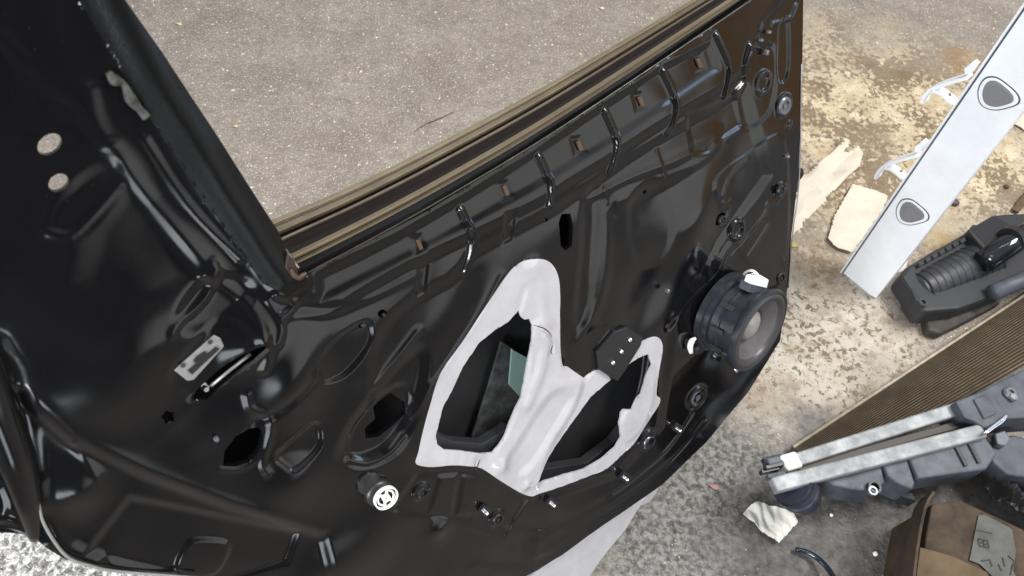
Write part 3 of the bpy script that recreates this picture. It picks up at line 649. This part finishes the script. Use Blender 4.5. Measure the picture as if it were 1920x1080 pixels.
# grey sealant patch inside the pillar and small hardware
tube('pillar_sealant', crv(Dl([(203, 135), (215, 150), (232, 158), (245, 185), (262, 205), (275, 220)], .004), 5), [.003, .006, .003, .006, .004, .005], mat('grey_sealant', (.05, .05, .04), .6, var=.7, vscale=90, bump=.8, bscale=120), door)
tube('cable_stub', crv(Dl([(1395, 520), (1385, 535), (1372, 560), (1368, 590)], .012), 5), .003, RUBM, door)
tube('door_hem', crv(Dl([(1503, 120), (1499, 330), (1486, 440), (1478, 540)], .001), 6), .0012, GALV, door, 6)
tube('rear_hem', crv(Dl([(70, 935), (84, 985), (124, 1042), (170, 1061), (228, 1072), (370, 1083)], .002), 6), .0018, GALV, door, 6)

# ================================================================== LADDER
def Pc(px, py, depth): return ray(px, py) * depth
P0 = Pc(1607, 533, CAMH / (-Zc.dot(ray(1607, 533))))
Lz = np.array([.034, .54, .841]); Lz /= np.linalg.norm(Lz)
tcam = -(P0 + .5 * Lz); nf = tcam - tcam.dot(Lz) * Lz; nf /= np.linalg.norm(nf)
# turn the face a little so that its left flange shows
Av = np.cross(Lz, nf); rot = math.radians(9)
nf2 = math.cos(rot) * nf - math.sin(rot) * Av; Av = np.cross(Lz, nf2); Av /= np.linalg.norm(Av)
lad = empty('aluminium_ladder')
Ml = Matrix([[*(R @ Av)], [*(R @ Lz)], [*(R @ nf2)]]).transposed().to_4x4(); Ml.translation = c2w(P0); lad.matrix_world = Ml
if Ml.to_3x3().determinant() < 0: raise Exception('mirror')
tag(lad, 'bright aluminium ladder rail standing on the stained floor, two grey rounded plugs in it', 'ladder')
def Lp(px, py, z=0.):                            # pixel -> ladder coordinates on the plane z
    r = ray(px, py); t = (P0.dot(nf2) + z) / r.dot(nf2); p = r * t - P0; return np.array([p.dot(Av), p.dot(Lz), z])
wd = .046
def boxl(name, x0, x1, y0, y1, z0, z1, m, par, w=.002): return slab(name, [(x0, y0, z0), (x1, y0, z0), (x1, y1, z0), (x0, y1, z0)], (0, 0, z1 - z0), m, par, w)
a0, a1 = Lp(1570, 518), Lp(1642, 559)
w0, w1 = a0[0], a1[0]
web = slab('rail', [(w0, a0[1], -.003), (w1, a1[1], -.003), (w1, 1.12, -.003), (w0, 1.12, -.003)], (0, 0, .003), ALU, lad, .0006)
boxl('rail_flange', w0, w0 + .003, a0[1] + .001, 1.12, -.030, -.0035, ALU, lad, .0006)
boxl('rail_flange', w1 - .003, w1, a1[1] + .001, 1.12, -.030, -.0035, ALU, lad, .0006)
boxl('rail_bead', w0 + .0005, w0 + .005, a0[1] + .002, 1.12, .0003, .006, ALU, lad, .0015)
boxl('rail_groove_shade', w0 + .0052, w0 + .0088, a0[1] + .002, 1.12, .0002, .0007, STEELR, lad, .0001)  # raised darker strip, a groove's shade put into its colour
boxl('rail_bead', w0 + .009, w0 + .0105, a0[1] + .002, 1.12, .0003, .0018, ALU, lad, .0005)
def plug(cx, cy, s):
    base = [(-24, -4), (-20, 14), (-4, 21), (14, 18), (27, 12), (26, 1), (12, -13), (-2, -22), (-16, -20)]
    q = [(cx + a * s, cy + b * s) for a, b in base]
    ring = slab('plug_collar', [Lp(*p, z=.0004) for p in crvc([(cx + a * s * 1.28, cy + b * s * 1.22) for a, b in base], 4)], (0, 0, .003), ALU, lad, .0018)
    slab('collar_shade_ring', [Lp(*p, z=.0002) for p in crvc([(cx + a * s * 1.38, cy + b * s * 1.32) for a, b in base], 4)], (0, 0, .0006), STEELR, lad, 0)  # dark ring painted round the collar as its shading
    o = slab('rung_plug', [Lp(*p, z=.003) for p in crvc(q, 4)], (0, 0, .004), PLUG, lad, .002)
    q2 = [(cx - 2 + a * s * .6, cy + 1 + b * s * .55) for a, b in base]
    slab('plug_face', [Lp(*p, z=.0068) for p in crvc(q2, 4)], (0, 0, .0014), PLUG, o, .0006)
plug(1709, 398, .88); plug(1870, 176, 1.12)
def ribbon(name, path, thick, ext, m, par):
    P = np.array(path); T = np.gradient(P, axis=0); T /= np.linalg.norm(T, axis=1)[:, None]; e = np.array(ext) / np.linalg.norm(ext)
    nrm = np.cross(T, e); nrm /= np.linalg.norm(nrm, axis=1)[:, None]; a = P + nrm * thick / 2; b = P - nrm * thick / 2
    v = []; f = []
    for i in range(len(P)): v += [a[i], b[i], b[i] + np.array(ext), a[i] + np.array(ext)]
    for i in range(len(P) - 1):
        for k in range(4): f.append([i * 4 + k, i * 4 + (k + 1) % 4, i * 4 + 4 + (k + 1) % 4, i * 4 + 4 + k])
    f += [[0, 1, 2, 3][::-1], [len(v) - 4 + k for k in range(4)]]
    me = mesh(name, v, f); bm = bmesh.new(); bm.from_mesh(me); bmesh.ops.recalc_face_normals(bm, faces=bm.faces[:]); bm.to_mesh(me); bm.free()
    return bev(link(name, me, m, par, False), .0008)
for dx, dy, s in ((0, 0, 1.), (-93, 145, .92)):
    g = lambda L: [Lp(1800 + dx + (a - 1800) * s, 160 + dy + (b - 160) * s, -.022) for a, b in L]
    r = ribbon('step_brace', crv(g([(1727, 194), (1732, 182), (1742, 171), (1762, 162), (1790, 153), (1812, 147)]), 5), .0075, (0, 0, -.024), ALU, lad)
    ribbon('brace_arm', crv(g([(1744, 171), (1756, 174), (1770, 183), (1786, 198)]), 5), .0065, (0, 0, -.022), ALU, lad)
    slab('brace_foot', g([(1808, 128), (1822, 118), (1828, 124), (1818, 140), (1808, 140)]), (0, 0, -.02), ALU, lad, .001)
    lathe('brace_bolt', [(.004, 0), (.004, .004), (.002, .005)], CHROME, lad, g([(1783, 176)])[0], seg=12)
boxl('ladder_foot', w0 + .01, w1 - .01, a1[1] - .004, a0[1] - .01, -.028, -.004, DGREY, lad, .002)
# ================================================================== RADIATOR AND PLASTIC HOUSING
def prism(name, px, h0, h1, m, parent=None, w=.002, org=None):
    org = np.zeros(3) if org is None else org
    pts = [FL(a, b, h1) - org for a, b in px]
    return slab(name, pts, (0, 0, h0 - h1), m, parent, w)
ro = FL(1560, 880, 0); rad = empty('car_radiator', tuple(ro)); tag(rad, 'old radiator with fine brown fins and two dull aluminium tubes lying on the floor', 'radiator')
A0, A1, B0, B1 = FL(1488, 838, .03) - ro, FL(1990, 508, .03) - ro, FL(1580, 880, .10) - ro, FL(2060, 600, .13) - ro
NR = 24; v = []; f = []
FIN = mat('brown_fin', (.42, .35, .26), .5, metal=.0, var=.35, vscale=30); FIND = mat('fin_gap', (.07, .052, .034), .8)
up = np.array([0, 0, 1.])
slab('core', [A0 - up * .022, A1 - up * .022, B1 - up * .022, B0 - up * .022], (0, 0, -.02), FIND, rad, 0)
for i in range(NR):
    s = ((i + .2) / NR) ** 1.35; s2 = ((i + .72) / NR) ** 1.35; a, b, c, d = A0 + (B0 - A0) * s, A1 + (B1 - A1) * s, A1 + (B1 - A1) * s2, A0 + (B0 - A0) * s2
    m_ = (a + d) / 2 + up * .0015; n_ = (b + c) / 2 + up * .0015; k = len(v)
    v += [a - up * .012, b - up * .012, c - up * .012, d - up * .012, m_, n_]
    f += [[k, k + 1, k + 5, k + 4], [k + 4, k + 5, k + 2, k + 3]]
link('fins', mesh('fins', v, f), FIN, rad, False)
tube('core_edge', [A0 + up * .001, A1 + up * .001], .004, FIN, rad, 8)
def bar(name, p, q, w, h0, m, par, thick=.02, org=ro):
    a, b = FL(*p, h0) - org, FL(*q, h0) - org; d = (b - a) / np.linalg.norm(b - a); n = np.cross(up, d)
    o = slab(name, [a - n * w / 2, b - n * w / 2, b + n * w / 2, a + n * w / 2], (0, 0, -thick), m, par, min(thick, w) * .2)
    o.modifiers['b'].segments = 4; return o
bar('side_tube', (1492, 862), (1806, 762), .030, .16, DULLAL, rad, .022)
bar('side_tube', (1452, 908), (1846, 806), .032, .18, DULLAL, rad, .022)
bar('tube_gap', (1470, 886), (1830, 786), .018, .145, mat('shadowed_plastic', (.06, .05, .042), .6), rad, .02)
bar('tube_cap', (1470, 868), (1500, 859), .036, .165, WPLAS, rad, .028)
for k, (a, b) in enumerate([(1432, 862), (1440, 872), (1428, 884), (1440, 893), (1436, 876)]):
    bar('end_tooth', (a, b), (a + 34, b - 8), .009, .15 + .004 * k, (BGREY if k % 2 else RUBM), rad, .016)
bar('end_connector', (1440, 868), (1470, 862), .026, .160, BGREY, rad, .03)
prism('end_bracket', [(1792, 752), (1836, 735), (1880, 712), (1925, 690), (1990, 690), (1990, 780), (1890, 785), (1848, 802), (1828, 790), (1808, 782)], .10, .185, BGREY, rad, .003, ro)
prism('bracket_web', [(1826, 748), (1850, 738), (1870, 775), (1846, 785)], .18, .19, BGREY, rad, .002, ro)
lathe('bracket_bolt', [(.016, 0), (.016, .004), (.012, .008), (.006, .008), (.006, .003), (.001, .003)], STEELR, rad, FL(1893, 738, .187) - ro, seg=24)
lathe('bolt_head', [(.009, 0), (.009, .008), (.004, .010), (.001, .010)], DULLAL, rad, FL(1898, 746, .19) - ro, seg=6)
tube('wire_loop', crv([FL(a, b, .195) - ro for a, b in [(1845, 812), (1860, 800), (1880, 785), (1888, 778), (1880, 790), (1862, 803), (1850, 812)]], 4), .0022, CHROME, rad)
prism('lower_tank', [(1546, 893), (1620, 875), (1652, 868), (1660, 905), (1640, 922), (1600, 918), (1562, 910)], .08, .15, BGREY, rad, .004, ro)
prism('lower_tank', [(1655, 868), (1700, 856), (1716, 905), (1712, 918), (1680, 905), (1664, 890)], .08, .155, BGREY, rad, .004, ro)
prism('lower_tank', [(1704, 856), (1790, 832), (1845, 815), (1870, 850), (1850, 880), (1790, 888), (1722, 898)], .08, .16, BGREY, rad, .004, ro)
prism('lower_tank', [(1850, 830), (1900, 815), (1960, 830), (1960, 900), (1890, 890), (1862, 865)], .06, .13, BGREY, rad, .004, ro)
for a, b in ((1790, 830), (1815, 824)):
    prism('tank_rib', [(a - 3, b), (a + 3, b - 2), (a + 26, b + 42), (a + 20, b + 44)], .155, .166, DGREY, rad, .001, ro)
lathe('plastic_ring', [(.014, 0), (.014, .012), (.009, .012), (.009, 0), (.014, 0)], DGREY, rad, FL(1636, 916, .15) - ro, seg=24, caps=False)
lathe('plastic_ring', [(.010, 0), (.010, .008), (.006, .008), (.006, 0), (.010, 0)], STEELR, rad, FL(1634, 922, .155) - ro, seg=24, caps=False)
ca = FL(1492, 918, .14) - ro; cb = FL(1528, 958, .085) - ro; ax = (cb - ca)
RCAP = mat('black_violet_plastic', (.03, .03, .045), .3, var=.3, vscale=30)
lathe('tank_cap', [(.040, -.015), (.040, .012), (.043, .014), (.043, .020), (.038, .024), (.034, .045), (.024, .058), (.004, .062)], RCAP, rad, ca, ax=ax, seg=40)
lathe('cap_collar', [(.045, -.006), (.045, .002), (.040, .004)], RCAP, rad, ca, ax=ax, seg=40)
slab('fan_shroud', [FL(a, b, .05) - ro for a, b in [(1600, 905), (1700, 900), (1720, 940), (1640, 915)]], (0, 0, -.04), DGREY, rad, .003)
prism('mount_bracket', [(1866, 812), (1884, 806), (1896, 822), (1886, 836), (1870, 832)], .13, .15, STEELR, rad, .003, ro)

ho = FL(1790, 520, 0); hs = empty('air_duct_housing', tuple(ho)); tag(hs, 'dirty dark plastic duct housing with ribs lying beside the ladder rail', 'duct housing')
hb = [(1690, 515), (1700, 500), (1745, 472), (1800, 442), (1835, 418), (1862, 402), (1885, 400), (1930, 398), (1990, 410), (1990, 500), (1905, 535), (1860, 556), (1800, 578), (1735, 584), (1716, 560), (1708, 540)]
prism('body', hb, .02, .09, DGREY, hs, .010, ho)
da, db = FL(1716, 548, .055) - ho, FL(1858, 482, .065) - ho; dax = (db - da) / np.linalg.norm(db - da); dl = np.linalg.norm(db - da)
DRUM = mat('dusty_black_plastic', (.032, .033, .038), .42, var=.6, vscale=34, bump=.25, bscale=110)
lathe('drum', [(.030, -.004), (.044, .004), (.050, .03), (.054, dl * .5), (.056, dl * .9), (.048, dl)], DRUM, hs, da, ax=dax, seg=48)
for k in range(12):
    z = .012 + (dl - .03) * k / 11; rr_ = .0475 + .008 * k / 11
    lathe('drum_rib', [(rr_ - .004, z - .002), (rr_ + .0035, z - .0012), (rr_ + .0035, z + .0012), (rr_ - .004, z + .002)], DRUM, hs, da, ax=dax, seg=48, caps=False)
prism('lower_cover', [(1735, 588), (1800, 572), (1850, 556), (1880, 566), (1812, 602), (1764, 626), (1742, 618)], .0, .035, mat('muddy_black_plastic', (.05, .04, .032), .6, var=.6, vscale=30, bump=.4, bscale=70), hs, .008, ho)
for k in range(8):
    a, b = 1722 + 13 * k, 492 - 7.2 * k
    prism('slot_tooth', [(a, b), (a + 9, b - 5), (a + 12, b + 2), (a + 3, b + 7)], .095, .104, DGREY, hs, .001, ho)
prism('block', [(1815, 430), (1865, 402), (1905, 425), (1880, 470), (1845, 465)], .08, .125, RUBM, hs, .006, ho)
pa, pb = FL(1846, 490, .13) - ho, FL(1920, 440, .13) - ho
tube('black_pipe', [pa, pb, pb + (pb - pa) * .4], .030, mat('gloss_black_pipe', (.008, .008, .012), .1), hs, 24)
lathe('pipe_collar', [(.037, 0), (.037, .02), (.032, .02)], RUBM, hs, FL(1893, 452, .135) - ho, ax=pb - pa, seg=28)
for a, b in ((1856, 494), (1826, 432), (1728, 570)):
    lathe('screw_boss', [(.012, 0), (.012, .010), (.006, .010), (.006, .004), (.001, .004)], DGREY, hs, FL(a, b, .10) - ho, seg=20)
tube('grey_hose', [FL(1862, 548, .11) - ho, FL(1925, 522, .11) - ho, FL(2000, 490, .11) - ho], .021, BGREY, hs, 20)

# ================================================================== PAPER, CARD AND LITTER
def sheet(name, px, h, m, amp=.004, seed=0, label=None, cat='paper', th=.0012):
    P = np.array([FL(a, b, 0) for a, b in px]); org = P.mean(0); org[2] = 0; P2 = (P - org)[:, :2]
    lo, hi = P2.min(0), P2.max(0); sp = max((hi - lo)) / 46; r = np.random.RandomState(seed)
    nx, ny = int((hi[0] - lo[0]) / sp) + 3, int((hi[1] - lo[1]) / sp) + 3
    X, Y = np.meshgrid(lo[0] - sp + np.arange(nx) * sp, lo[1] - sp + np.arange(ny) * sp); Q = np.stack([X.ravel(), Y.ravel()], 1)
    d, q = polydist(Q, P2); k = d < .58 * sp; Q[k] = q[k]
    idx = np.arange(nx * ny).reshape(ny, nx); F4 = np.stack([idx[:-1, :-1].ravel(), idx[:-1, 1:].ravel(), idx[1:, 1:].ravel(), idx[1:, :-1].ravel()], 1)
    F4 = F4[inside(Q[F4].mean(1), P2)]; L = (hi - lo).max(); z = np.zeros(len(Q))
    for k in range(5):
        a = r.rand() * 6.28; fr = (2 + 5 * r.rand()) / L; ph = r.rand() * 6; t = (Q @ np.array([math.cos(a), math.sin(a)])) * fr * 2 + ph
        z += amp * .45 * np.abs((t % 2) - 1)
    used = np.unique(F4); mp = -np.ones(len(Q), int); mp[used] = np.arange(len(used))
    me = mesh(name, np.column_stack([Q[used], z[used] + h]), mp[F4].tolist()); o = link(name, me, m, None, False); o.location = tuple(org)
    s = o.modifiers.new('s', 'SOLIDIFY'); s.thickness = th; s.offset = 1
    tag(o, label, cat); return o
CREAM = mat('cream_card', (.60, .54, .44), .7, var=.15, vscale=10, bump=.3, bscale=30)
sheet('paper_scrap', [(1389, 967), (1405, 949), (1418, 944), (1450, 953), (1462, 957), (1485, 968), (1492, 982), (1456, 1021), (1425, 1000)], .004, PAPER, .008, 3, 'crumpled white paper scrap on the grey floor left of the black tank cap', 'paper')
sheet('card_sheet', [(1549, 452), (1562, 410), (1595, 350), (1640, 362), (1662, 372), (1650, 400), (1594, 478), (1568, 470)], .006, CREAM, .004, 5, 'flat cream card sheet partly under the foot of the ladder rail', 'card', .002)
sheet('cardboard_strip', [(1470, 470), (1476, 420), (1492, 350), (1545, 305), (1578, 273), (1584, 280), (1572, 300), (1602, 288), (1610, 300), (1600, 325), (1540, 385), (1484, 446)], .010, CREAM, .016, 8, 'long torn cream cardboard strip poking out from behind the door edge', 'card', .003)
sheet('paper_corner', [(1893, 232), (1912, 214), (1950, 222), (1950, 256), (1925, 250)], .004, CREAM, .003, 9, 'pale cream card corner right of the ladder rail', 'card')
sheet('small_paper', [(1686, 488), (1702, 480), (1696, 508), (1682, 514)], .003, PAPER, .002, 10, 'tiny white paper slip between ladder foot and duct housing', 'paper')
def stone(px, py, r, m, label, cat='pebble', name='pebble', grp=None):
    bm = bmesh.new(); bmesh.ops.create_icosphere(bm, subdivisions=2, radius=r)
    for v_ in bm.verts: v_.co *= 1 + .22 * random.random(); v_.co.z *= .7
    me = bpy.data.meshes.new(name); bm.to_mesh(me); bm.free(); o = link(name, me, m); o.location = tuple(FL(px, py, 0) + np.array([0, 0, r * .6])); tag(o, label, cat, grp); return o
stone(1640, 1039, .0055, WPLAS, 'larger of two white pebbles on the dark floor left of the cardboard box', grp='white pebbles')
stone(1672, 1048, .0042, WPLAS, 'smaller of two white pebbles on the dark floor left of the cardboard box', grp='white pebbles')
stone(1788, 382, .012, mat('purple_plastic', (.07, .04, .055), .5), 'dark maroon plastic lump on the floor at the right of the ladder rail', 'debris', 'plastic_lump')
stone(1558, 966, .004, WPLAS, 'tiny pale pebble on the floor right of the black tank cap', grp='white pebbles')
stone(1886, 352, .007, mat('dark_stone', (.05, .035, .03), .7), 'small dark stone on the tan floor at the right edge', 'stone', 'stone')
tube_o = tube('metal_hoop', crv([FL(a, b, h) for a, b, h in [(1492, 1030, .012), (1510, 1034, .015), (1532, 1046, .02), (1552, 1066, .03), (1566, 1090, .04), (1572, 1120, .05)]], 5), [.005, .006, .006], mat('dark_chrome', (.05, .07, .09), .16, metal=.9), None, 12)
tag(tube_o, 'curved shiny dark metal hoop on the floor at the bottom edge', 'hoop')
tw = tube('twig', crv([FL(a, b, .004) for a, b in [(777, 246), (800, 232), (825, 222), (850, 210)]], 4), [.0008, .0016, .0008], mat('twig_brown', (.06, .045, .03), .8), None, 6); tag(tw, 'thin dark twig on the concrete seen through the window opening', 'twig')
def leaf(px, py, s, ang, col, label):
    c = FL(px, py, .004); pts = []
    for k in range(10):
        t = 2 * math.pi * k / 10; x_, y_ = s * math.cos(t), s * .45 * math.sin(t) * (1 + .3 * math.cos(t)); a = math.radians(ang)
        pts.append(np.array([x_ * math.cos(a) - y_ * math.sin(a), x_ * math.sin(a) + y_ * math.cos(a), .002 * math.sin(t * 2)]))
    o = slab('dry_leaf', pts, (0, 0, -.0008), mat('leaf', col, .7, var=.3), None, 0); o.location = tuple(c); tag(o, label, 'leaf', 'fallen dry leaves')
leaf(1486, 459, .016, 10, (.45, .36, .12), 'yellowish dry leaf on brown stain beside the door edge')
leaf(335, 44, .010, 0, (.62, .55, .30), 'yellow dry leaf nearest the top left of the window opening')
leaf(441, 236, .008, 10, (.60, .52, .28), 'yellow dry leaf beside the window pillar, halfway down')
leaf(676, 135, .007, 60, (.75, .66, .50), 'pale leaf flake in the middle of the concrete through the window')
leaf(1338, 912, .012, -20, (.36, .20, .17), 'reddish dry leaf on the grey floor right of the door')
leaf(1128, 15, .009, 10, (.85, .75, .62), 'pale cream leaf flake near the top of the window opening')

# cardboard box, open, with a paper label
bo = FL(1790, 1060, 0); box = empty('cardboard_box', tuple(bo)); tag(box, 'worn brown cardboard box with a pale printed label at the bottom right', 'box')
HB = .17
TP = [(1722, 1120), (1738, 1000), (1748, 945), (1800, 938), (1860, 965), (1935, 1000), (1980, 1120)]
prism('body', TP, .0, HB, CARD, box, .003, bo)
ribbonpts = crv([FL(a, b, HB + .010) - bo for a, b in [(1712, 1100), (1720, 1035), (1728, 985), (1738, 945), (1752, 922)]], 5)
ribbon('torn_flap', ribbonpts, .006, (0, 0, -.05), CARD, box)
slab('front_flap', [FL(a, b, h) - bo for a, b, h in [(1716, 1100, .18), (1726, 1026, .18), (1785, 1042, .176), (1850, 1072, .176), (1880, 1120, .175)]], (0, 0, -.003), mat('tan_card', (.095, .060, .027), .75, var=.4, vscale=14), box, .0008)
LAB = mat('label_paper', (.085, .085, .075), .7, var=.35, vscale=22)  # pale label, colour darkened for the shade over the box
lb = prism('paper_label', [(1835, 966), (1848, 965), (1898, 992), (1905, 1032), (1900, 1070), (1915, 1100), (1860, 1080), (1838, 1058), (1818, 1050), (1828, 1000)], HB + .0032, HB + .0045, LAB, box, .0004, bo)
INK = mat('ink', (.03, .03, .035), .6)
def stroke(L, r=.0011): return tube('print', [FL(a, b, HB + .0056) - bo for a, b in L], r, INK, lb, 5)
stroke([(1834, 1010), (1836, 1024)]); stroke([(1834, 1010), (1852, 1014), (1854, 1028), (1838, 1024)]); stroke([(1838, 1017), (1850, 1021)]); stroke([(1844, 1012), (1846, 1026)])
stroke([(1826, 993), (1860, 1000)], .0007); stroke([(1840, 1052), (1856, 1050), (1860, 1062)]); stroke([(1880, 1046), (1884, 1062)]); stroke([(1890, 1042), (1902, 1052), (1896, 1066)]); stroke([(1872, 1058), (1878, 1070)]); stroke([(1900, 1060), (1894, 1078)])
# dark sheet added where shadow lies behind the box
bg_o = sheet('shadow_sheet', [(1790, 900), (1830, 885), (1925, 872), (1990, 900), (1990, 1120), (1935, 1120), (1900, 1040), (1880, 975), (1830, 950)], .02, mat('shade_black', (.014, .013, .013), .45), .05, 12, 'crumpled dark sheet standing in for the shadow behind the cardboard box', 'shadow stand-in')
st = sheet('wooden_batten', [(1893, 398), (1903, 382), (1950, 330), (1960, 340), (1905, 404)], .006, mat('batten', (.12, .07, .035), .7, var=.4, vscale=30), .001, 2, 'thin dark wooden batten at the right edge above the duct housing', 'batten', .006)
# loose grit and paint chips lying on the floor
v = []; f = []
for k in range(1500):
    px, py = random.uniform(1000, 1990), random.uniform(-60, 1140)
    if k % 3 == 0: px, py = random.uniform(180, 1300), random.uniform(-60, 460)
    c = FL(px, py, .0005); sz = random.uniform(.0006, .0028) * (1.5 if random.random() < .06 else 1); b0 = len(v); a0_ = random.random() * 6; hh = sz * random.uniform(.2, .8)
    for j in range(5):
        t = a0_ + 2 * math.pi * j / 5; rr_ = sz * random.uniform(.6, 1.2); v.append((c[0] + rr_ * math.cos(t), c[1] + rr_ * math.sin(t), 0.0002))
    v.append((c[0], c[1], hh)); f += [[b0 + j, b0 + (j + 1) % 5, b0 + 5] for j in range(5)]
GRIT = mat('grit', (.52, .46, .36), .8, vscale=7, col2=(.07, .055, .04))
gr = link('floor_grit', mesh('floor_grit', v, f), GRIT, smooth=False); tag(gr, 'loose grit and flakes of old paint scattered over the concrete floor', 'grit', kind='stuff')
